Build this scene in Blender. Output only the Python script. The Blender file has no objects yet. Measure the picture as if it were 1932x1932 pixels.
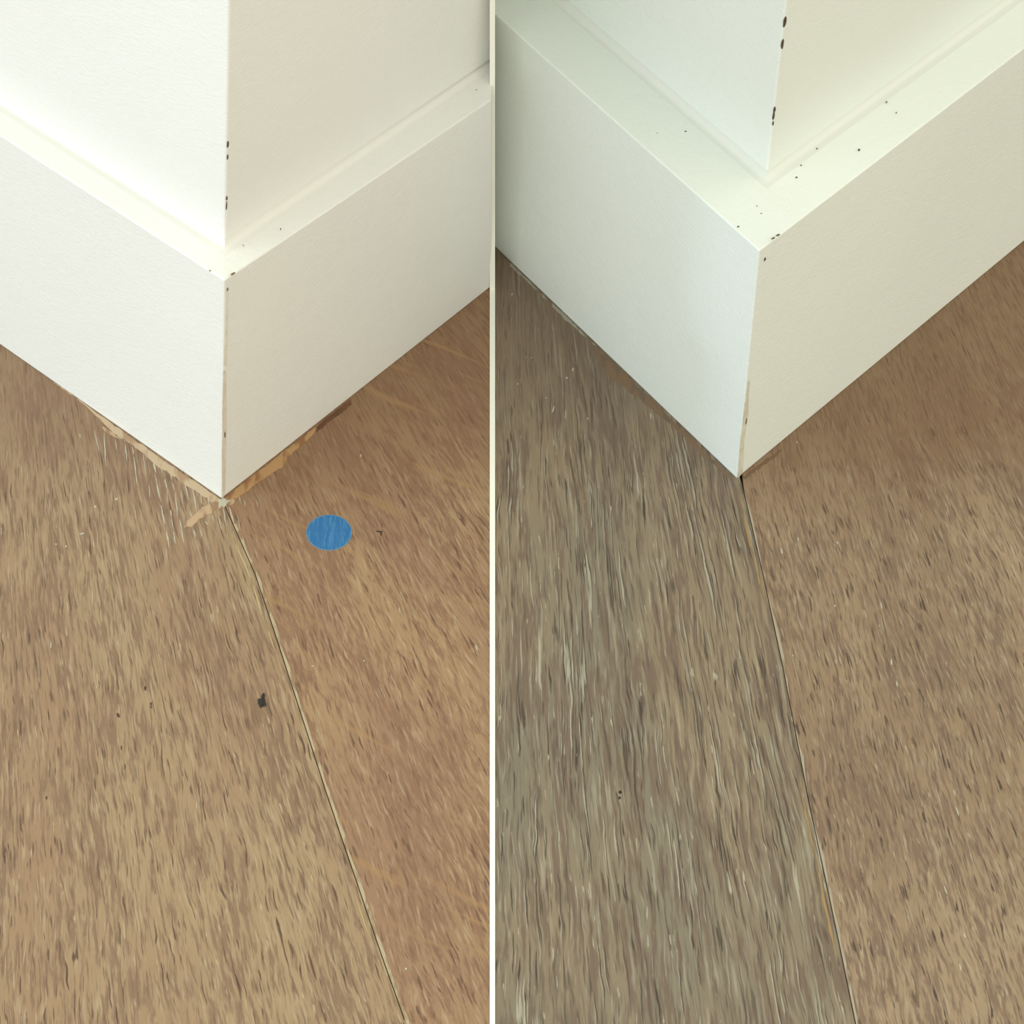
import bpy, bmesh, math, random
from mathutils import Vector as V, Matrix
random.seed(7)
C = bpy.context.scene.collection
PI = math.pi

# ------------------------------------------------------------------ camera
FOC, PITCH, ROLL, CAMZ = 5200.0, math.radians(50.5), math.radians(4.0), 0.80
F_ = V((0, math.cos(PITCH), -math.sin(PITCH)))
R0 = V((1, 0, 0)); U0 = R0.cross(F_)
R_ = R0 * math.cos(ROLL) + U0 * math.sin(ROLL)
U_ = U0 * math.cos(ROLL) - R0 * math.sin(ROLL)
EYE = V((0, 0, CAMZ))
cd = bpy.data.cameras.new('camera'); cam = bpy.data.objects.new('camera', cd); C.objects.link(cam)
m = Matrix.Identity(4)
for i in range(3):
    m[i][0], m[i][1], m[i][2], m[i][3] = R_[i], U_[i], -F_[i], EYE[i]
cam.matrix_world = m
cd.sensor_width = 36; cd.lens = FOC / 1932 * 36; cd.clip_start = 0.01
bpy.context.scene.camera = cam

# ------------------------------------------------------------------ light
sc = bpy.context.scene
sc.view_settings.view_transform = 'Standard'; sc.view_settings.look = 'None'
sc.view_settings.exposure = 0.0; sc.view_settings.gamma = 1.0; sc.view_settings.use_curve_mapping = False
w = bpy.data.worlds.new('soft_room_light'); sc.world = w; w.use_nodes = True
wn = w.node_tree; wn.nodes.clear()
wo = wn.nodes.new('ShaderNodeOutputWorld'); bg = wn.nodes.new('ShaderNodeBackground')
tc = wn.nodes.new('ShaderNodeTexCoord'); sx = wn.nodes.new('ShaderNodeSeparateXYZ'); cr = wn.nodes.new('ShaderNodeValToRGB')
wn.links.new(tc.outputs['Generated'], sx.inputs[0]); wn.links.new(sx.outputs[2], cr.inputs[0])
cr.color_ramp.elements[0].position = 0.0; cr.color_ramp.elements[0].color = (.87, .85, .78, 1)
cr.color_ramp.elements[1].position = 0.9; cr.color_ramp.elements[1].color = (.86, .83, .69, 1)
side = wn.nodes.new('ShaderNodeMapRange'); wn.links.new(sx.outputs[0], side.inputs[0]); side.inputs[1].default_value = -1; side.inputs[2].default_value = 1
tint = wn.nodes.new('ShaderNodeMix'); tint.data_type = 'RGBA'; wn.links.new(side.outputs[0], tint.inputs[0])
tint.inputs[6].default_value = (1.16, 1.25, 1.33, 1); tint.inputs[7].default_value = (.97, .915, .80, 1)
mul = wn.nodes.new('ShaderNodeMix'); mul.data_type = 'RGBA'; mul.blend_type = 'MULTIPLY'; mul.inputs[0].default_value = 1
wn.links.new(cr.outputs[0], mul.inputs[6]); wn.links.new(tint.outputs[2], mul.inputs[7])
wn.links.new(mul.outputs[2], bg.inputs[0]); bg.inputs[1].default_value = 1.74
wn.links.new(bg.outputs[0], wo.inputs[0])
def daylight(name, energy, col, ang, travel, loc):
    sd = bpy.data.lights.new(name, 'SUN'); o = bpy.data.objects.new(name, sd); C.objects.link(o)
    sd.energy = energy; sd.color = col; sd.angle = math.radians(ang); o.location = loc
    o.rotation_euler = V(travel).normalized().to_track_quat('-Z', 'Y').to_euler()
daylight('window_daylight', .52, (.58, .80, 1.0), 8, (.965, .20, -.36), (-2, 0, 1.5))
daylight('added_fill_sun', .42, (.58, .80, 1.0), 30, (.72, .67, -.24), (-2, -1.5, 1.5))  # added soft fill sun that brightens the left-facing sides

# ------------------------------------------------------------------ helpers
def ray(px): return F_ + R_ * ((px[0] - 966) / FOC) - U_ * ((px[1] - 966) / FOC)
def on_plane(px, p, n):
    d = ray(px); return EYE + d * ((p - EYE).dot(n) / d.dot(n))
def fl(px, z=0.0): return on_plane(px, V((0, 0, z)), V((0, 0, 1)))
def upright(P, px):                                   # point seen at px that stands most nearly above P
    d = ray(px); dh = V((d.x, d.y)); t = (V((P.x, P.y)) - V((0, 0))).dot(dh) / dh.dot(dh)
    return EYE + d * t
def column_normal(x): return ray((x, 0)).cross(ray((x, 1900))).normalized()
def mesh(name, verts, faces, mat, parent=None, bevel=0, seg=3, smooth=False):
    me = bpy.data.meshes.new(name); me.from_pydata([tuple(v) for v in verts], [], faces)
    bm = bmesh.new(); bm.from_mesh(me); bmesh.ops.recalc_face_normals(bm, faces=bm.faces[:]); bm.to_mesh(me); bm.free()
    if smooth:
        for p in me.polygons: p.use_smooth = True
    o = bpy.data.objects.new(name, me); C.objects.link(o)
    if mat: me.materials.append(mat)
    if parent: o.parent = parent
    if bevel:
        b = o.modifiers.new('bevel', 'BEVEL'); b.width = bevel; b.segments = seg; b.limit_method = 'ANGLE'; b.angle_limit = math.radians(40)
    return o
def tag(o, label=None, cat=None, group=None, kind=None):
    if label: o['label'] = label
    if cat: o['category'] = cat
    if group: o['group'] = group
    if kind: o['kind'] = kind
    return o
def prism(name, pts, up, t0, t1, mat, parent=None, **k):      # closed polygon given a thickness along up
    n = len(pts); vs = [p + up * t0 for p in pts] + [p + up * t1 for p in pts]
    fs = [list(range(n))[::-1], list(range(n, 2 * n))] + [[i, (i + 1) % n, n + (i + 1) % n, n + i] for i in range(n)]
    return mesh(name, vs, fs, mat, parent, **k)

# ------------------------------------------------------------------ node helper
class G:
    def __init__(s, name):
        s.m = bpy.data.materials.new(name); s.m.use_nodes = True; s.t = s.m.node_tree
        s.b = s.t.nodes['Principled BSDF']
    def n(s, kind, **k):
        x = s.t.nodes.new(kind)
        for a, b in k.items(): setattr(x, a, b)
        return x
    def put(s, sock, v):
        if isinstance(v, bpy.types.NodeSocket): s.t.links.new(v, sock)
        elif v is not None: sock.default_value = v
    def math(s, op, a, b=None, c=None):
        x = s.n('ShaderNodeMath', operation=op); s.put(x.inputs[0], a); s.put(x.inputs[1], b); s.put(x.inputs[2], c); return x.outputs[0]
    def comb(s, a, b, c=0.0):
        x = s.n('ShaderNodeCombineXYZ'); s.put(x.inputs[0], a); s.put(x.inputs[1], b); s.put(x.inputs[2], c); return x.outputs[0]
    def noise(s, vec, scale=1.0, detail=2.0, rough=.5, dist=0.0):
        x = s.n('ShaderNodeTexNoise'); s.put(x.inputs['Vector'], vec); x.inputs['Scale'].default_value = scale
        x.inputs['Detail'].default_value = detail; x.inputs['Roughness'].default_value = rough; x.inputs['Distortion'].default_value = dist
        return x.outputs[0]
    def ramp(s, v, a, b, lo=0.0, hi=1.0):
        x = s.n('ShaderNodeMapRange'); x.interpolation_type = 'SMOOTHSTEP'; s.put(x.inputs[0], v)
        for i, q in enumerate((a, b, lo, hi)): x.inputs[i + 1].default_value = q
        return x.outputs[0]
    def mix(s, f, a, b):
        x = s.n('ShaderNodeMix', data_type='RGBA'); s.put(x.inputs[0], f); s.put(x.inputs[6], a); s.put(x.inputs[7], b); return x.outputs[2]
    def obj(s): return s.n('ShaderNodeTexCoord').outputs['Object']
    def bump(s, h, strength, dist):
        x = s.n('ShaderNodeBump'); x.inputs['Strength'].default_value = strength; x.inputs['Distance'].default_value = dist
        s.put(x.inputs['Height'], h); s.t.links.new(x.outputs[0], s.b.inputs['Normal'])
def srgb(r, g, b):
    f = lambda c: c / 12.92 / 255 if c <= 10 else ((c / 255 + .055) / 1.055) ** 2.4
    return (f(r), f(g), f(b), 1)
def alb(r, g, b, k=1.0):
    c = srgb(r, g, b); return (c[0] * k, c[1] * k, c[2] * k, 1)

def paint(name, col, rough=.45, amt=.35):
    g = G(name); o = g.obj()
    g.b.inputs['Roughness'].default_value = rough; g.b.inputs['Specular IOR Level'].default_value = .3
    n1 = g.noise(o, 9, 3); g.put(g.b.inputs['Base Color'], g.mix(g.ramp(n1, .3, .7), col, tuple(c * .975 for c in col[:3]) + (1,)))
    mp = g.n('ShaderNodeMapping'); g.t.links.new(o, mp.inputs[0]); mp.inputs['Scale'].default_value = (1, 1, 3)
    h = g.math('ADD', g.noise(mp.outputs[0], 420, 4, .6), g.noise(o, 70, 2))
    g.bump(h, amt, .0006)
    return g.m
def plain(name, col, rough=.6, var=.15, scale=900):
    g = G(name); o = g.obj(); g.b.inputs['Roughness'].default_value = rough
    lo = tuple(c * (1 - var) for c in col[:3]) + (1,)
    g.put(g.b.inputs['Base Color'], g.mix(g.ramp(g.noise(o, scale, 3), .35, .65), lo, col)); return g.m

def oak(name, pole, rmid, seed, light, dark, pore, glint, k_pore=(.62, .70), pw=.0008, pl=.013, long_=0.0, second=None, glints=.72, shift=.00035, mid=(.0017, .012), patchy=.55, ray_=0.0, raycol=None, stain=None):  # stain: touch-up stain with the corner's shade painted in
    """stained oak: grain runs away from pole, dark open pores with pale filler beside them"""
    g = G(name); o = g.obj()
    sp = g.n('ShaderNodeSeparateXYZ'); g.t.links.new(o, sp.inputs[0])
    x = g.math('SUBTRACT', sp.outputs[0], pole.x); y = g.math('SUBTRACT', pole.y, sp.outputs[1])
    u = g.math('MULTIPLY', g.math('ARCTAN2', x, y), rmid)
    r = g.math('SQRT', g.math('ADD', g.math('MULTIPLY', x, x), g.math('MULTIPLY', y, y)))
    warp = g.noise(g.comb(g.math('DIVIDE', u, .02), g.math('DIVIDE', r, .06), seed), 1, 2)
    u = g.math('ADD', u, g.math('MULTIPLY', g.math('SUBTRACT', warp, .5), .006))
    warp2 = g.noise(g.comb(g.math('DIVIDE', u, .003), g.math('DIVIDE', r, .008), seed + 2), 1, 2)
    u = g.math('ADD', u, g.math('MULTIPLY', g.math('SUBTRACT', warp2, .5), .0011))
    def st(su, sr, z, uu=u, d=2, ro=.5): return g.noise(g.comb(g.math('DIVIDE', uu, su), g.math('DIVIDE', r, sr), seed + z), 1, d, ro)
    broad = g.ramp(st(.016, .05, 3, d=3, ro=.6), .35, .65)
    col = light if second is None else g.mix(g.ramp(st(.03, .11, 5), .35, .65), light, second)
    clump = g.ramp(st(.006, .02, 19, d=2), .36, .6, .35, 1.0)
    # mid streaks
    mids = g.math('ADD', st(mid[0], mid[1], 7, d=3, ro=.65), g.math('MULTIPLY', g.math('SUBTRACT', broad, .5), .13))
    col = g.mix(g.math('MULTIPLY', g.ramp(mids, .45, .60), .85), col, dark)
    fine = g.ramp(st(.0008, mid[1] * .8, 8, d=2), .52, .66)
    col = g.mix(g.math('MULTIPLY', g.math('MULTIPLY', fine, clump), .6), col, g.mix(.5, dark, pore))
    col = g.mix(g.math('MULTIPLY', g.ramp(st(.0009, mid[1], 9), .55, .72), .45), col, glint)
    # cluster mask for pores
    clu = g.ramp(st(.004, .030, 11, d=2), .40, .62, 1 - patchy, 1.0)
    def pores(uu, z, a, b, w_=pw, l_=pl):
        return g.ramp(g.noise(g.comb(g.math('DIVIDE', uu, w_), g.math('DIVIDE', r, l_), seed + z), 1, 1.5, .5), a, b)
    pz = g.math('MULTIPLY', pores(u, 13, *k_pore), clu)
    col = g.mix(g.math('MULTIPLY', pz, .95), col, pore)
    if long_ > 0:                                    # long continuous pore lines
        L1 = g.math('MULTIPLY', g.ramp(g.noise(g.comb(g.math('DIVIDE', u, .0011), g.math('DIVIDE', r, .045), seed + 21), 1, 2.5, .6), .56, .63), g.ramp(st(.012, .06, 22), .38, .55))
        col = g.mix(g.math('MULTIPLY', L1, long_), col, pore)
        L2 = g.math('MULTIPLY', g.ramp(g.noise(g.comb(g.math('DIVIDE', g.math('ADD', u, .0003), .0011), g.math('DIVIDE', r, .045), seed + 21), 1, 2.5, .6), .61, .645), g.ramp(st(.009, .05, 23), .40, .55))
        col = g.mix(g.math('MULTIPLY', L2, .8), col, glint)
    us = g.math('ADD', u, shift)
    gl = g.math('MULTIPLY', g.math('MULTIPLY', pores(us, 13, k_pore[0] + .03, k_pore[1] + .03, pw * .9), g.ramp(st(.002, .006, 17), .5, .62)), glints)
    col = g.mix(gl, col, glint)
    if stain is not None:                            # darker towards the walls: touch-up stain with the corner's shade painted in
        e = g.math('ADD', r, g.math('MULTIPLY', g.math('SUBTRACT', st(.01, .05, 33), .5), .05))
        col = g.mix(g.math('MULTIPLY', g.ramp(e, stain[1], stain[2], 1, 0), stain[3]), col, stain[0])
    if ray_ > 0:                                     # medullary ray bands crossing the grain
        rv = g.noise(g.comb(g.math('DIVIDE', g.math('SUBTRACT', r, g.math('MULTIPLY', u, 1.1)), .007), g.math('DIVIDE', u, .05), seed + 31), 1, 2)
        col = g.mix(g.math('MULTIPLY', g.ramp(rv, .60, .72), ray_), col, raycol or light)
    g.put(g.b.inputs['Base Color'], col)
    g.b.inputs['Roughness'].default_value = .55; g.b.inputs['Specular IOR Level'].default_value = .25
    h = g.math('SUBTRACT', g.math('MULTIPLY', mids, .5), pz)
    g.bump(h, .25, .0002)
    return g.m

# ------------------------------------------------------------------ materials
white_l = paint('white_paint', (.735, .74, .725, 1))
white_r = paint('white_paint_cooler', (.70, .745, .725, 1))
cream = plain('cream_paint', (.84, .84, .78, 1), .5, .02, 60)
caulk_l = paint('caulk_warm', (.695, .69, .665, 1), .5, .1)
caulk_r = paint('caulk_pale', (.635, .66, .635, 1), .5, .1)
chip_m = plain('dark_chip', srgb(82, 66, 52), .8, .4)
speck_m = plain('brown_speck', srgb(120, 100, 72), .8, .3)
gap_m = plain('dark_gap', srgb(48, 36, 27), .9, .3)
K = .62
PL = fl((-60, -600)); PR = fl((895, -1350)); rl = (fl((400, 1350)) - PL).length; rr = (fl((1400, 1400)) - PR).length
A = lambda r, g, b: alb(r, g, b, K)
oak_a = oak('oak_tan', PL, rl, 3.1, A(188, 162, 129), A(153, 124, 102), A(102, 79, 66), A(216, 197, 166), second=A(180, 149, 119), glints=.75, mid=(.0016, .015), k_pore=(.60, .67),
            stain=(A(152, 119, 96), (fl((60, 740)) - PL).length, (fl((150, 1060)) - PL).length, .55))  # stain tone also paints in the corner's shade
oak_b = oak('oak_red', PL, rl, 41.7, A(188, 156, 121), A(158, 122, 98), A(122, 92, 76), A(216, 192, 160), second=A(174, 139, 112), glints=.45, pl=.009, k_pore=(.60, .68), mid=(.0014, .010), ray_=.6, raycol=A(188, 150, 108), stain=(A(152, 114, 88), (fl((800, 720)) - PL).length, (fl((800, 1040)) - PL).length, .55))  # stain tone also paints in the corner's shade
oak_c = oak('oak_olive', PR, rr, 77.3, A(164, 146, 122), A(132, 113, 99), A(84, 73, 65), A(200, 194, 176), second=A(148, 139, 121), glints=.9, k_pore=(.61, .68), pl=.018, long_=.85, mid=(.0019, .024), stain=(A(136, 116, 99), (fl((970, 600)) - PR).length, (fl((1050, 960)) - PR).length, .6))  # stain tone also paints in the corner's shade
oak_d = oak('oak_umber', PR, rr, 101.9, A(180, 156, 128), A(142, 117, 101), A(92, 75, 66), A(204, 190, 166), second=A(164, 139, 113), glints=.75, pl=.010, k_pore=(.59, .67), mid=(.0013, .012), stain=(A(134, 102, 76), (fl((1600, 800)) - PR).length, (fl((1700, 1080)) - PR).length, .6))  # stain tone here also paints in the corner's shade

# ------------------------------------------------------------------ floor
UP = V((0, 0, 1)); X0, X1, Y0, Y1 = -2.0, 2.0, -0.6, 2.9
floor = prism('floor', [V((X0, Y0, 0)), V((X1, Y0, 0)), V((X1, Y1, 0)), V((X0, Y1, 0))], UP, -.05, -.0035, gap_m)
tag(floor, 'brown stained oak plank floor running around both white corners', 'floor', kind='structure')
GWD = (fl((929, 500)) - fl((929, 1900))).normalized()       # runs straight back along the divider
def extend(pl, d0, d1):
    a, b = pl[0], pl[-1]
    return [a + (a - pl[1]).normalized() * d0] + pl + [b + (b - pl[-2]).normalized() * d1]
seamL = extend([fl(p) for p in ((440, 990), (481, 1083), (519, 1196), (617, 1500), (719, 1800), (762, 1921))], 2.2, .9)
seamR = extend([fl(p) for p in ((1404, 930), (1443, 1100), (1478, 1264), (1524, 1503), (1582, 1775), (1612, 1921))], 2.2, .9)
gut = [fl((929, 1932)) + GWD * t for t in (-.9, 0, .3, .6, 2.4)]
def off(pl, d):                                       # shift a polyline sideways (to the right when d > 0)
    out = []
    for i, p in enumerate(pl):
        a = pl[max(i - 1, 0)]; b = pl[min(i + 1, len(pl) - 1)]; t = (b - a).normalized()
        out.append(p + V((-t.y, t.x, 0)) * d)
    return out
gut_x = lambda y: gut[0].x + (gut[-1].x - gut[0].x) * (y - gut[0].y) / (gut[-1].y - gut[0].y)
GP = .00016
def plank(name, left, right, mat, label, lim=lambda x, y: x):
    l, r = sorted_y(left), sorted_y(right); ys = sorted({round(p.y, 6) for p in l + r}); lo = max(l[0].y, r[0].y); hi = min(l[-1].y, r[-1].y)
    ys = [y for y in ys if lo - 1e-5 <= y <= hi + 1e-5]
    def at(pl, y):
        for p, q in zip(pl[:-1], pl[1:]):
            if p.y - 1e-6 <= y <= q.y + 1e-6: return p.lerp(q, (y - p.y) / max(q.y - p.y, 1e-9))
        return pl[-1] if y > pl[0].y else pl[0]
    n = len(ys); vs = []
    for z in (0, -.0034):
        for pl in (l, r): vs += [V((lim(at(pl, y).x, y), y, z)) for y in ys]
    T0, T1, B0, B1 = 0, n, 2 * n, 3 * n; fs = []
    for i in range(n - 1):
        fs += [[T0 + i, T1 + i, T1 + i + 1, T0 + i + 1], [B0 + i, B0 + i + 1, B1 + i + 1, B1 + i], [T0 + i, T0 + i + 1, B0 + i + 1, B0 + i], [T1 + i, B1 + i, B1 + i + 1, T1 + i + 1]]
    fs += [[T0, B0, B1, T1], [T0 + n - 1, T1 + n - 1, B1 + n - 1, B0 + n - 1]]
    o = mesh(name, vs, fs, mat, floor); o['label'] = label; return o
def sorted_y(pl): return sorted(pl, key=lambda p: p.y)
farL = [p + V((-1.5, 0, 0)) for p in seamL]; farR = [p + V((1.5, 0, 0)) for p in seamR]
p_a = plank('floor_plank', farL, off(seamL, -GP), oak_a, 'tan plank', lambda x, y: min(x, gut_x(y)))
p_b = plank('floor_plank', off(seamL, GP), gut, oak_b, 'reddish brown plank', lambda x, y: min(x, gut_x(y)))
p_c = plank('floor_plank', gut, off(seamR, -GP), oak_c, 'greyish olive plank', lambda x, y: max(x, gut_x(y)))
p_d = plank('floor_plank', off(seamR, GP), farR, oak_d, 'dark umber plank', lambda x, y: max(x, gut_x(y)))
# worn pale edges of the planks along the open seams
def edge_mat(name, a, b, thr):
    g = G(name); o = g.obj(); mp = g.n('ShaderNodeMapping'); g.t.links.new(o, mp.inputs[0]); mp.inputs['Scale'].default_value = (1, .25, 1)
    g.put(g.b.inputs['Base Color'], g.mix(g.ramp(g.noise(mp.outputs[0], 260, 3), thr, thr + .12), a, b)); g.b.inputs['Roughness'].default_value = .6
    return g.m
def resample(pl, step):
    out = []
    for a, b in zip(pl[:-1], pl[1:]):
        n = max(1, int((b - a).length / step)); out += [a.lerp(b, i / n) for i in range(n)]
    return out + [pl[-1]]
def strip(pl, d, w0, w1, mat, parent, name, gaps=0.0, sd=1):
    """narrow worn edge whose width wanders between w0 and w1; broken where the edge is still whole"""
    rnd = random.Random(sd); P = resample(pl, .004); s = 1 if d > 0 else -1
    runs = []; cur = []; on = True; left = rnd.uniform(6, 20)
    for i, p in enumerate(P):
        left -= 1
        if left < 0:
            on = not on if gaps > 0 else True; left = rnd.uniform(5, 22) * (gaps if not on else 1)
            if not on and len(cur) > 2: runs.append(cur)
            if not on: cur = []
        if on: cur.append(i)
    if len(cur) > 2: runs.append(cur)
    A_ = off(P, d); vs = []; fs = []
    for run in runs:
        b0 = len(vs); n = len(run)
        for j, i in enumerate(run):
            t = (P[min(i + 1, len(P) - 1)] - P[max(i - 1, 0)]).normalized(); nn = V((-t.y, t.x, 0)) * s
            wd = rnd.uniform(w0, w1) * (min(1, j / 3, (n - 1 - j) / 3) * .9 + .1 if gaps > 0 else 1)
            vs += [A_[i] + UP * .00006, A_[i] + nn * wd + UP * .00006]
        fs += [[b0 + 2 * j, b0 + 2 * j + 1, b0 + 2 * j + 3, b0 + 2 * j + 2] for j in range(n - 1)]
    n0 = len(vs); vs += [v - UP * .00012 for v in vs]
    o = mesh(name, vs, fs, mat, parent); return o
E1 = edge_mat('worn_edge_cream', A(205, 188, 155), A(168, 142, 110), .5)
E2 = edge_mat('worn_edge_yellow', A(208, 186, 140), A(170, 148, 112), .5)
E3 = edge_mat('worn_edge_grey', A(190, 178, 158), A(160, 142, 120), .55)
E4 = edge_mat('worn_edge_orange', A(178, 146, 98), A(150, 124, 90), .5)
vis = lambda s: s[1:-1] + [s[-2] + (s[-1] - s[-2]).normalized() * .02]
strip(vis(seamL), GP, .0007, .0013, E1, p_b, 'worn_edge', 0, 1)
strip([s for s in off(vis(seamL), -.0016)], -GP, .0003, .0009, E2, p_a, 'worn_edge', 1.0, 2)
strip(vis(seamL), -GP, .0003, .0007, edge_mat('worn_edge_tan', A(190, 168, 130), A(160, 136, 104), .45), p_a, 'worn_edge', .6, 3)
strip(vis(seamR), GP, .0006, .0012, E3, p_d, 'worn_edge', .25, 4)
strip(off(vis(seamR), -.0014), -GP, .0004, .0011, E4, p_c, 'worn_edge', .9, 5)

# ------------------------------------------------------------------ corner columns
def line_at(p, q, x): return (x, p[1] + (q[1] - p[1]) * (x - p[0]) / (q[0] - p[0]))
def inter(p, d, n0, n1, q):   # direction lying in both planes
    e = n0.cross(n1).normalized(); return e if e.z > 0 else -e
GW = V((ray((929, 500)).x, ray((929, 500)).y, 0)).normalized()      # runs straight back from the divider
HTOP = 1.25
def corner(side, B, l, r, T, tl, tr, W, wl, wr, top, paintm, caulkm, labels, thick):
    xl = -260 if side == 'left' else 931; xr = 927 if side == 'left' else 2200
    gl, gr = side == 'right', side == 'left'
    Bp = fl(B); Tp = upright(Bp, T); zt = Tp.z
    Wp = fl(W, zt); Xp = upright(Wp, top); e = (Xp - Wp).normalized()
    out = {}
    def face(far, tfar, wfar, x, gut_end, s):
        # baseboard face
        pb = line_at(B, far, x); bf = fl(pb)
        nb = (bf - Bp).cross(Tp - Bp).normalized()
        if nb.y > 0: nb = -nb
        tf = on_plane(line_at(T, tfar, x), Bp, nb)
        wf = fl(line_at(W, wfar, x), tf.z)
        nw = (wf - Wp).cross(e).normalized()
        if nw.y > 0: nw = -nw
        ew = inter(None, None, nw, column_normal(x), None) if gut_end else e
        if not gut_end:                               # the wall runs on beyond the frame
            go = (bf - Bp).normalized() * 1.3; bf, tf, wf = bf + go, tf + go, wf + go
        return dict(bf=bf, tf=tf, wf=wf, nb=nb, nw=nw, ew=ew, back=GW if gut_end else V((-nb.x, -nb.y, 0)).normalized())
    L = face(l, tl, wl, xl, gl, 0); Rr = face(r, tr, wr, xr, gr, 1)
    # mitre direction (inwards)
    h1 = V((L['nb'].x, L['nb'].y, 0)).normalized(); h2 = V((Rr['nb'].x, Rr['nb'].y, 0)).normalized()
    mi = -(h1 + h2).normalized() / max(.3, (h1 + h2).length / 2)
    st = []                                        # stations: left end, corner, right end; ring: bottom out, top out, top in, bottom in
    for (bo, to, inn) in ((L['bf'], L['tf'], L['back']), (Bp, Tp, mi), (Rr['bf'], Rr['tf'], Rr['back'])):
        st.append([bo, to, to + inn * thick, bo + inn * thick])
    vs = [p for s_ in st for p in s_]; fs = []
    for i in range(2):
        for j in range(4): fs.append([4 * i + j, 4 * i + (j + 1) % 4, 4 * i + 4 + (j + 1) % 4, 4 * i + 4 + j])
    fs += [[3, 2, 1, 0], [8, 9, 10, 11]]
    bb = mesh('baseboard_' + side, vs, fs, paintm, bevel=.0005, seg=2)
    tag(bb, labels[0], 'baseboard', kind='structure')
    st = []
    for (p, ee, inn) in ((L['wf'], L['ew'], L['back']), (Wp, e, mi), (Rr['wf'], Rr['ew'], Rr['back'])):
        q = p + ee * ((HTOP - p.z) / ee.z); st.append([p, q, q + inn * .03, p + inn * .03])
    vs = [p for s_ in st for p in s_]; fs = []
    for i in range(2):
        for j in range(4): fs.append([4 * i + j, 4 * i + (j + 1) % 4, 4 * i + 4 + (j + 1) % 4, 4 * i + 4 + j])
    fs += [[3, 2, 1, 0], [8, 9, 10, 11]]
    wa = mesh('wall_' + side, vs, fs, paintm, bevel=.0008, seg=3)
    tag(wa, labels[1], 'wall', kind='structure')
    # concave caulk bead along the wall foot
    rad = .0036; rings = []
    for (p, ee, nn) in ((L['wf'], L['ew'], -L['back']), (Wp, e, None), (Rr['wf'], Rr['ew'], -Rr['back'])):
        o_ = (-mi if nn is None else nn); ring = [p - o_ * .001 - UP * .002, p + o_ * rad - UP * .002]
        for kk in range(7):
            a = kk / 6 * PI / 2; ring.append(p + o_ * rad * (1 - math.sin(a)) + ee * rad * (1 - math.cos(a)))
        ring.append(p - o_ * .001 + ee * rad)
        rings.append(ring)
    n = len(rings[0]); vs = [p for s_ in rings for p in s_]; fs = []
    for i in range(2):
        for j in range(n): fs.append([n * i + j, n * i + (j + 1) % n, n * i + n + (j + 1) % n, n * i + n + j])
    fs += [list(range(n))[::-1], list(range(2 * n, 3 * n))]
    ck = mesh('caulk_bead', vs, fs, caulkm, wa)
    for p in ck.data.polygons: p.use_smooth = len(p.vertices) == 4
    try: ck.data.set_sharp_from_angle(angle=math.radians(40))
    except Exception: pass
    return dict(bb=bb, wa=wa, B=Bp, T=Tp, W=Wp, X=Xp, L=L, R=Rr, zt=zt, e=e)
cl = corner('left', (418, 941), (10, 657), (924, 543), (423.5, 529), (10, 284), (924, 190), (424, 464), (10, 220), (924, 124), (432, 10),
            white_l, caulk_l, ('white painted baseboard around the left corner above the blue dot', 'white painted wall corner on the left, with two small dark chips'), .03)
crn = corner('right', (1390, 903), (934, 466), (1922, 463), (1433, 473), (934, 26), (1922, 107), (1446, 336), (1055, 0), (1922, 42), (1482, 10),
             white_r, caulk_r, ('white painted baseboard around the right corner, with a clean foot', 'white painted wall corner on the right, with long dark chips'), .05)

# slim cream divider: an upright fin between the two corners and a strip set on the floor
def fin(xa, xb, y0, y1):
    a, b = fl((xa, y0)), fl((xb, y0)); c, d = fl((xb, y1)), fl((xa, y1))
    base = [a, b, c, d]; topz = []
    for p, x in zip(base, (xa, xb, xb, xa)):
        n = column_normal(x); e = n.cross(V((GW.y, -GW.x, 0)).cross(UP)).normalized()
        # upright direction kept inside the plane of this side
        e = (UP - n * UP.dot(n)).normalized(); topz.append(p + e * (HTOP / e.z))
    vs = base + topz
    return vs, [[3, 2, 1, 0], [4, 5, 6, 7], [0, 1, 5, 4], [1, 2, 6, 5], [2, 3, 7, 6], [3, 0, 4, 7]]
vs, fs = fin(924, 934, 547, -300)
tag(mesh('trim_1', vs, fs, cream), 'slim upright cream divider where the left and right walls meet', 'trim', kind='structure')
tp = prism('trim_2', [fl((924, 546)), fl((934, 546)), fl((934, 3400)), fl((924, 3400))], UP, 0, .0004, cream)
tag(tp, 'narrow cream strip on the floor between the two pairs of planks', 'trim', kind='structure')

# ------------------------------------------------------------------ marks and details
def patch(name, pxs, P, N, mat, parent, h=.0001, jit=0.0, sub=1, seed=0, label=None):
    rnd = random.Random(seed); q = []
    for i, p in enumerate(pxs):
        b = pxs[(i + 1) % len(pxs)]
        for k in range(sub):
            t = k / sub; q.append((p[0] + (b[0] - p[0]) * t + rnd.uniform(-jit, jit), p[1] + (b[1] - p[1]) * t + rnd.uniform(-jit, jit)))
    pts = [on_plane(p, P, N) for p in q]
    o = prism(name, pts, N, -.00003, h, mat, parent)
    if label: o['label'] = label
    return o
def blob(name, cx, cy, rx, ry, rot, P, N, mat, parent, h=.0001, seed=0, n=9, label=None):
    rnd = random.Random(seed + int(cx) * 7); q = []
    for i in range(n):
        a = 2 * PI * i / n; k = rnd.uniform(.75, 1.15); x = rx * math.cos(a) * k; y = ry * math.sin(a) * k
        c, s = math.cos(math.radians(rot)), math.sin(math.radians(rot)); q.append((cx + x * c - y * s, cy + x * s + y * c))
    return patch(name, q, P, N, mat, parent, h, label=label)

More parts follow.
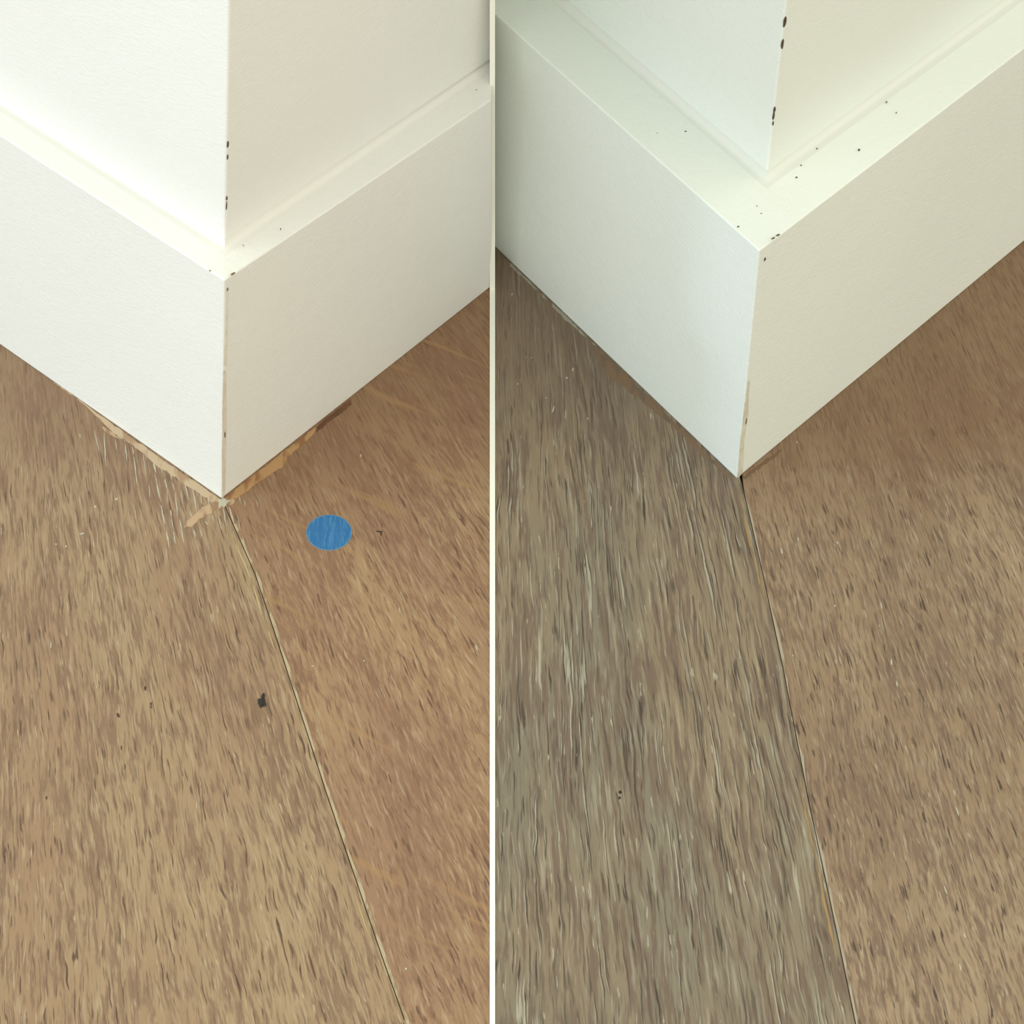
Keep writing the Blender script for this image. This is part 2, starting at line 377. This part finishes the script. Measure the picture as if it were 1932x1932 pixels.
wallR = lambda c: (c['W'], c['R']['nw'])
bbR = lambda c: (c['B'], c['R']['nb'])
ledge = lambda c: (V((0, 0, c['zt'] + .00002)), UP)
for (x, y, rx, ry, rot) in ((429.8, 272, 1.7, 6.5, 4), (429.3, 296, 1.3, 5, 4), (427.8, 374, 1.3, 4.5, 2), (427.3, 388, 1.0, 9, 3)):
    blob('paint_chip', x, y, rx, ry, rot, *wallR(cl), chip_m, cl['wa'], seed=3, label='dark brown chip on the wall edge')
for (x, y, rx, ry, rot) in ((1480.5, 42, 2.8, 12, 10), (1476, 83, 2.5, 11, 10), (1461.3, 207, 2.5, 5.5, 10), (1459.5, 219, 2, 9, 8), (1458.4, 233, 1.4, 5, 8)):
    blob('paint_chip', x, y, rx, ry, rot, *wallR(crn), chip_m, crn['wa'], seed=5, label='dark brown chip on the wall edge')
blob('paint_chip', 429, 546, 1.5, 3.5, 15, *bbR(cl), chip_m, cl['bb'], label='small dark chip below the top corner')
blob('paint_chip', 439, 516, 1, 5.5, 60, *bbR(cl), speck_m, cl['bb'], h=.0004, label='brown chip along the top edge')
blob('paint_chip', 1443, 489, 1.6, 4, 20, *bbR(crn), chip_m, crn['bb'], label='small dark chip below the top corner')
blob('paint_chip', 1458, 449, 1, 4, 60, *bbR(crn), speck_m, crn['bb'], h=.0004, label='brown chip along the top edge')
blob('paint_chip', 1467, 443, 1, 4, 65, *bbR(crn), speck_m, crn['bb'], h=.0004, label='brown chip along the top edge')
# bare worn arris near the foot of each baseboard corner
arris_l = plain('worn_arris_warm', (.66, .60, .53, 1), .6, .12, 300); arris_r = plain('worn_arris_grey', (.60, .59, .50, 1), .6, .15, 300)
patch('worn_arris', [(420.6, 700), (426, 700), (427.5, 800), (426, 850), (424.5, 934), (418.8, 940), (418.6, 850)], *bbR(cl), arris_l, cl['bb'], jit=.5, sub=4, label='worn beige strip down the corner edge')
patch('worn_arris', [(1410.5, 720), (1414, 716), (1411, 780), (1404, 830), (1401, 893), (1391, 902), (1397, 830)], *bbR(crn), arris_r, crn['bb'], jit=.5, sub=4, label='worn greyish strip down the corner edge')
patch('worn_arris', [(427.3, 500 + 45), (431, 545), (430, 600), (428, 690), (421.6, 690)], *bbR(cl), plain('worn_arris_pale', (.71, .67, .60, 1), .6, .1, 300), cl['bb'], jit=.3, sub=3)
blob('paint_chip', 424, 820, 1.3, 6, 0, *bbR(cl), speck_m, cl['bb'], h=.0002)
blob('paint_chip', 1407.5, 794, 1.2, 7, 8, *bbR(crn), speck_m, crn['bb'], h=.0002)
for c, lst in ((cl, ((529.5, 432.5, 1.2, 2), (459, 463, .9, 1.3), (898.5, 170, 1, 1.2), (396, 511, 2, .8))),
               (crn, ((1293.5, 248.5, 2.4, 1.1), (1185, 205, 1.3, .9), (1240, 252, 1.3, .9), (1219, 274, 1.7, .8), (1392.5, 428, 2.3, 1.1), (1620.5, 283, 2.4, 1.8), (1502.5, 335, 2, 1.2), (1672.5, 193, 1.8, 1), (1511.5, 312, 1.6, 1), (1691, 213, 1.2, .8), (1541, 281, 1.4, 1.2), (1436, 403, 1.2, .8), (1428, 389, 1.0, .8)))):
    for (x, y, rx, ry) in lst:
        big = rx * ry > 2
        blob('grit_speck', x, y, rx, ry, 0, *ledge(c), speck_m if not big else chip_m, c['bb'], h=.0003 if y < 300 and c is crn and x > 1500 else .0002)

# sanded and filled edges of the floor at the foot of the left corner
FP = (V((0, 0, 0)), UP)
bare = edge_mat('bare_pale_wood', A(222, 196, 164), A(192, 158, 124), .52)
bare_o = edge_mat('bare_orange_wood', A(205, 162, 112), A(170, 118, 76), .5)
scuff_m = edge_mat('raw_scuff', A(214, 182, 146), A(172, 138, 104), .46)
stain_m = edge_mat('rust_stain', A(128, 82, 48), A(112, 74, 46), .5)
whitep = plain('white_paint_residue', A(216, 210, 190), .5, .12)
patch('bare_wood_patch', [(100, 720), (126, 737), (165, 766), (208, 797), (250, 827), (300, 862), (350, 897), (395, 929), (420, 944), (404, 950), (370, 926), (330, 901), (300, 882), (270, 856), (246, 838), (222, 826), (206, 808), (176, 780), (140, 748), (112, 730)], *FP, bare, p_a, jit=1.6, sub=5, seed=2, label='pale bare wood along the wall foot')
patch('bare_wood_patch', [(196, 806), (222, 822), (238, 832), (205, 820), (190, 806)], *FP, scuff_m, p_a, jit=1.2, sub=3, seed=4)
patch('bare_wood_patch', [(425, 938), (470, 903), (500, 880), (540, 849), (570, 826), (600, 803), (592, 820), (560, 848), (546, 858), (536, 880), (510, 895), (480, 916), (450, 938), (432, 945)], *FP, bare_o, p_b, jit=1.4, sub=5, seed=6, label='orange bare wood along the wall foot')
patch('bare_wood_patch', [(600, 803), (640, 770), (662, 754), (664, 762), (646, 778), (625, 792), (608, 808), (596, 816)], *FP, stain_m, p_b, jit=1.2, sub=5, seed=8, label='rust brown stain along the wall foot')
patch('bare_wood_patch', [(414, 944), (428, 940), (444, 944), (436, 956), (428, 952), (421, 962), (408, 962), (396, 970), (380, 978), (362, 992), (346, 997), (350, 984), (368, 972), (380, 958), (398, 950)], *FP, scuff_m, p_a, h=.00012, jit=1.8, sub=4, seed=9, label='raw wood scuff at the corner tip')
patch('paint_residue', [(410, 944), (420, 940), (434, 945), (428, 950), (422, 960), (418, 954), (413, 962), (413, 950)], *FP, whitep, p_a, h=.0002, jit=1.5, sub=3, seed=10, label='white paint at the corner tip')
streaks = [(178, 812, 187, 852, 2), (196, 816, 200, 880, 2.6), (218, 830, 220, 850, 1.6), (236, 838, 240, 870, 3), (250, 842, 252, 858, 2.4), (252, 862, 259, 916, 2.6), (270, 858, 276, 900, 2.2), (273, 853, 277, 868, 1.8),
           (288, 862, 294, 892, 4.2), (292, 894, 303, 946, 3), (302, 866, 306, 894, 2.4), (321, 886, 324, 905, 3.4), (311, 904, 315, 922, 3.2), (315, 920, 317, 952, 1.8), (326, 912, 329, 924, 2.2), (331, 930, 335, 975, 2.2), (341, 926, 345, 950, 2.4), (348, 912, 357, 944, 2.6), (363, 918, 371, 966, 3), (377, 926, 382, 954, 2.4), (391, 932, 394, 951, 2.6),
           (281, 914, 283, 940, 1.8), (304, 954, 311, 990, 3.4), (322, 962, 324, 976, 2.8), (323, 980, 327, 1000, 2.4), (314, 1002, 319, 1034, 3.4), (327, 1002, 331, 1026, 3), (339, 980, 347, 1024, 2.8), (359, 964, 361, 976, 2.6), (366, 1000, 369, 1014, 3), (378, 998, 381, 1012, 2.4), (401, 972, 403, 982, 2.2), (412, 976, 418, 1000, 2), (420, 952, 427, 994, 2.2), (432, 956, 443, 992, 3), (387, 984, 392, 990, 3),
           (451, 936, 454, 950, 1.8), (461, 944, 463, 956, 1.6), (484, 944, 487, 958, 1.4), (449, 974, 453, 1002, 1.6), (150, 818, 152, 826, 2.4)]
for i, (xa, ya, xb, yb, wd) in enumerate(streaks):
    n = 5; Lp = []; Rp = []; rnd = random.Random(i)
    for k in range(n + 1):
        t = k / n; w_ = wd * .5 * (math.sin(PI * (.12 + .80 * t))) * rnd.uniform(.6, 1.15); x = xa + (xb - xa) * t + rnd.uniform(-.5, .5); y = ya + (yb - ya) * t
        Lp.append((x - w_, y)); Rp.append((x + w_, y))
    patch('paint_streak', Lp + Rp[::-1], *FP, whitep, p_a if xb < 440 else p_b, h=.00008)
for i, (x, y, rx, ry, rot) in enumerate(((220, 942, 4, 2.4, -40), (179.5, 956.5, 2.4, 2, 0), (155, 1007, 4.4, 1.8, -15), (124.5, 1031, 2.6, 2, -30), (106, 1027, 2.8, 1, 0), (681, 860, 2, 3, 0), (754, 1152, 1.3, 6.5, -15), (687, 1247, 1.8, 1.8, 0), (590, 1257, 2, 1.6, 0), (899, 1222, 1.6, 6, -25), (766, 1828, 2.4, 2.4, 0), (96, 1218, 1.6, 6, 0))):
    blob('paint_fleck', x, y, rx, ry, rot, *FP, whitep, p_a if x < 480 else p_b, h=.00015)
for i, (x, y, rx, ry, rot) in enumerate(((966, 555.5, 2, 2, 0), (1003, 675, 1.2, 1.4, 0), (1081, 697, 1.6, 4, 10), (1069.5, 713, 2.4, 2.2, 0), (977, 724.5, 1.8, 1.4, 0), (1030.5, 751, 1.8, 1.4, 0), (1044, 772, 2, 7, 20), (1503.5, 834.5, 1.6, 2, 0), (1109, 790, 2, 1.2, 0), (1228, 785, 1.5, 8, -8),
                                         (1475, 1040, 2, 6, -10), (1506, 1018, 1.6, 5, -10), (1580, 1024, 1.8, 3, -10), (1575, 1143, 2, 2, 0), (1663, 1143, 1.8, 8, -12), (1496, 1237, 1.8, 1.8, 0), (1806, 1530, 1.6, 12, -18), (1784, 1680, 1.8, 10, -18), (1820, 1765, 2, 6, -15), (1812, 1825, 1.8, 8, -15), (1692, 1290, 1.8, 6, -10), (1682, 1250, 2, 7, -5))):
    blob('paint_fleck', x, y, rx * .8, ry * .9, rot, *FP, whitep, p_c if x < 1400 else p_d, h=.0001)
for (x, y, r) in ((1170, 1494.5, 3.2), (1169, 1505.5, 2.7)):
    blob('nail_hole', x, y, r, r * .95, 0, *FP, gap_m, p_c, h=.00005, n=14, label='tiny round dark hole')
for (x, y, rx, ry, rot) in ((716, 1003, 7, 1.6, 8), (719, 1007, 1.6, 4, 0)):
    blob('nick', x, y, rx, ry, rot, *FP, plain('nick_dark', A(86, 66, 50), .8, .3), p_b, h=.00008, label='dark nick right of the blue dot')
for i, (x, y, rx, ry, rot) in enumerate(((274, 1299, 2.8, 5, 0), (285, 1328, 2, 3.4, 0), (285, 1334, 1.8, 2, 0), (223, 1350, 3, 5, -15), (236, 1447, 1.3, 6, 0), (229, 1411, 1.4, 5, 0), (88, 1505 , 2, 4, 0))):
    blob('grain_pit', x, y, rx, ry, rot, *FP, plain('pit_dark', A(100, 76, 62), .8, .3), p_a, h=.00004)
# white paint line left along the foot of the right corner
patch('paint_residue', [(944, 478), (962, 495), (985, 518), (1010, 541), (1040, 570), (1062, 590), (1095, 622), (1125, 652), (1118, 650), (1088, 622), (1062, 600), (1038, 574), (1006, 543), (984, 522), (962, 502), (958, 492)], *FP, edge_mat('pale_residue', A(176, 172, 156), A(134, 116, 98), .5), p_c, jit=1.0, sub=5, seed=21, label='pale paint residue along the wall foot')
patch('bare_wood_patch', [(1125, 655), (1180, 706), (1260, 786), (1330, 852), (1386, 905), (1374, 900), (1318, 852), (1250, 790), (1200, 748), (1150, 712), (1128, 676)], *FP, edge_mat('orange_stain', A(140, 112, 86), A(124, 104, 84), .48), p_c, h=.00005, jit=2.5, sub=5, seed=22, label='orange brown stain along the wall foot')
patch('bare_wood_patch', [(1402, 899), (1440, 872), (1475, 846), (1468, 858), (1446, 876), (1424, 890), (1406, 903)], *FP, edge_mat('umber_stain', A(130, 96, 68), A(120, 92, 68), .5), p_d, h=.00005, jit=2, sub=5, seed=23, label='dark brown stain along the wall foot')

# round blue marker stuck to the floor
cen = fl((621, 1005)); rad = (fl((664, 1008)) - fl((578, 1003))).length / 2
def disc(r0, z0, z1, nm, mat, parent=None, inner=0.0, n=72):
    vs = []; fs = []
    if inner:
        for (r, z) in ((r0, z0), (r0, z1), (inner, z1), (inner, z0)):
            vs += [V((math.cos(2 * PI * i / n) * r, math.sin(2 * PI * i / n) * r, z)) for i in range(n)]
        for j in range(4):
            for i in range(n): fs.append([j * n + i, j * n + (i + 1) % n, ((j + 1) % 4) * n + (i + 1) % n, ((j + 1) % 4) * n + i])
    else:
        for z in (z0, z1): vs += [V((math.cos(2 * PI * i / n) * r0, math.sin(2 * PI * i / n) * r0, z)) for i in range(n)]
        fs = [list(range(n))[::-1], list(range(n, 2 * n))] + [[i, (i + 1) % n, n + (i + 1) % n, n + i] for i in range(n)]
    return mesh(nm, vs, fs, mat, parent)
gb = G('blue_sticker'); ob = gb.obj(); mp = gb.n('ShaderNodeMapping'); gb.t.links.new(ob, mp.inputs[0])
mp.inputs['Rotation'].default_value = (0, 0, math.radians(-15)); mp.inputs['Scale'].default_value = (1, .1, 1)
gb.put(gb.b.inputs['Base Color'], gb.mix(gb.ramp(gb.noise(mp.outputs[0], 1800, 3, .6), .45, .72), A(40, 122, 190), A(84, 156, 214)))
gb.b.inputs['Roughness'].default_value = .5
rt = bpy.data.objects.new('round_sticker', None); C.objects.link(rt); rt.location = cen
tag(rt, 'round bright blue sticker stuck on the reddish floor plank', 'sticker')
disc(rad * .975, 0.0, .00022, 'sticker_face', gb.m, rt)
rim = disc(rad, 0.0, .00018, 'sticker_rim', plain('pale_blue_rim', A(130, 178, 212), .5, .1), rt, inner=rad * .965); rim['label'] = 'pale blue rim'

# black crumb of dirt
bm = bmesh.new(); bmesh.ops.create_icosphere(bm, subdivisions=3, radius=.0014)
rnd = random.Random(5)
for v in bm.verts:
    k = 1 + .28 * math.sin(v.co.x * 3100 + 1) * math.cos(v.co.y * 2700) + rnd.uniform(-.12, .12)
    v.co = V((v.co.x * .95 * k, v.co.y * 1.25 * k, (v.co.z * .45 * k) + .0005)); v.co.z = max(v.co.z, 0)
me = bpy.data.meshes.new('dirt_crumb'); bm.to_mesh(me); bm.free(); me.materials.append(plain('black_dirt', srgb(38, 38, 35), .8, .5, 2500))
dc = bpy.data.objects.new('dirt_crumb', me); C.objects.link(dc); dc.location = fl((494.5, 1327)); dc.rotation_euler = (0, 0, .3)
tag(dc, 'black crumb of dirt lying on the tan plank beside the seam', 'dirt')
tl_ = prism('dirt_tail', [fl(p) - dc.location for p in ((492, 1321), (494, 1312), (497, 1308), (500, 1311), (498, 1321))], UP, 0, .0004, me.materials[0])
tl_.parent = dc
# undo the crumb's turn for its tail so that it stays where it lies
tl_.rotation_euler = (0, 0, -.3)
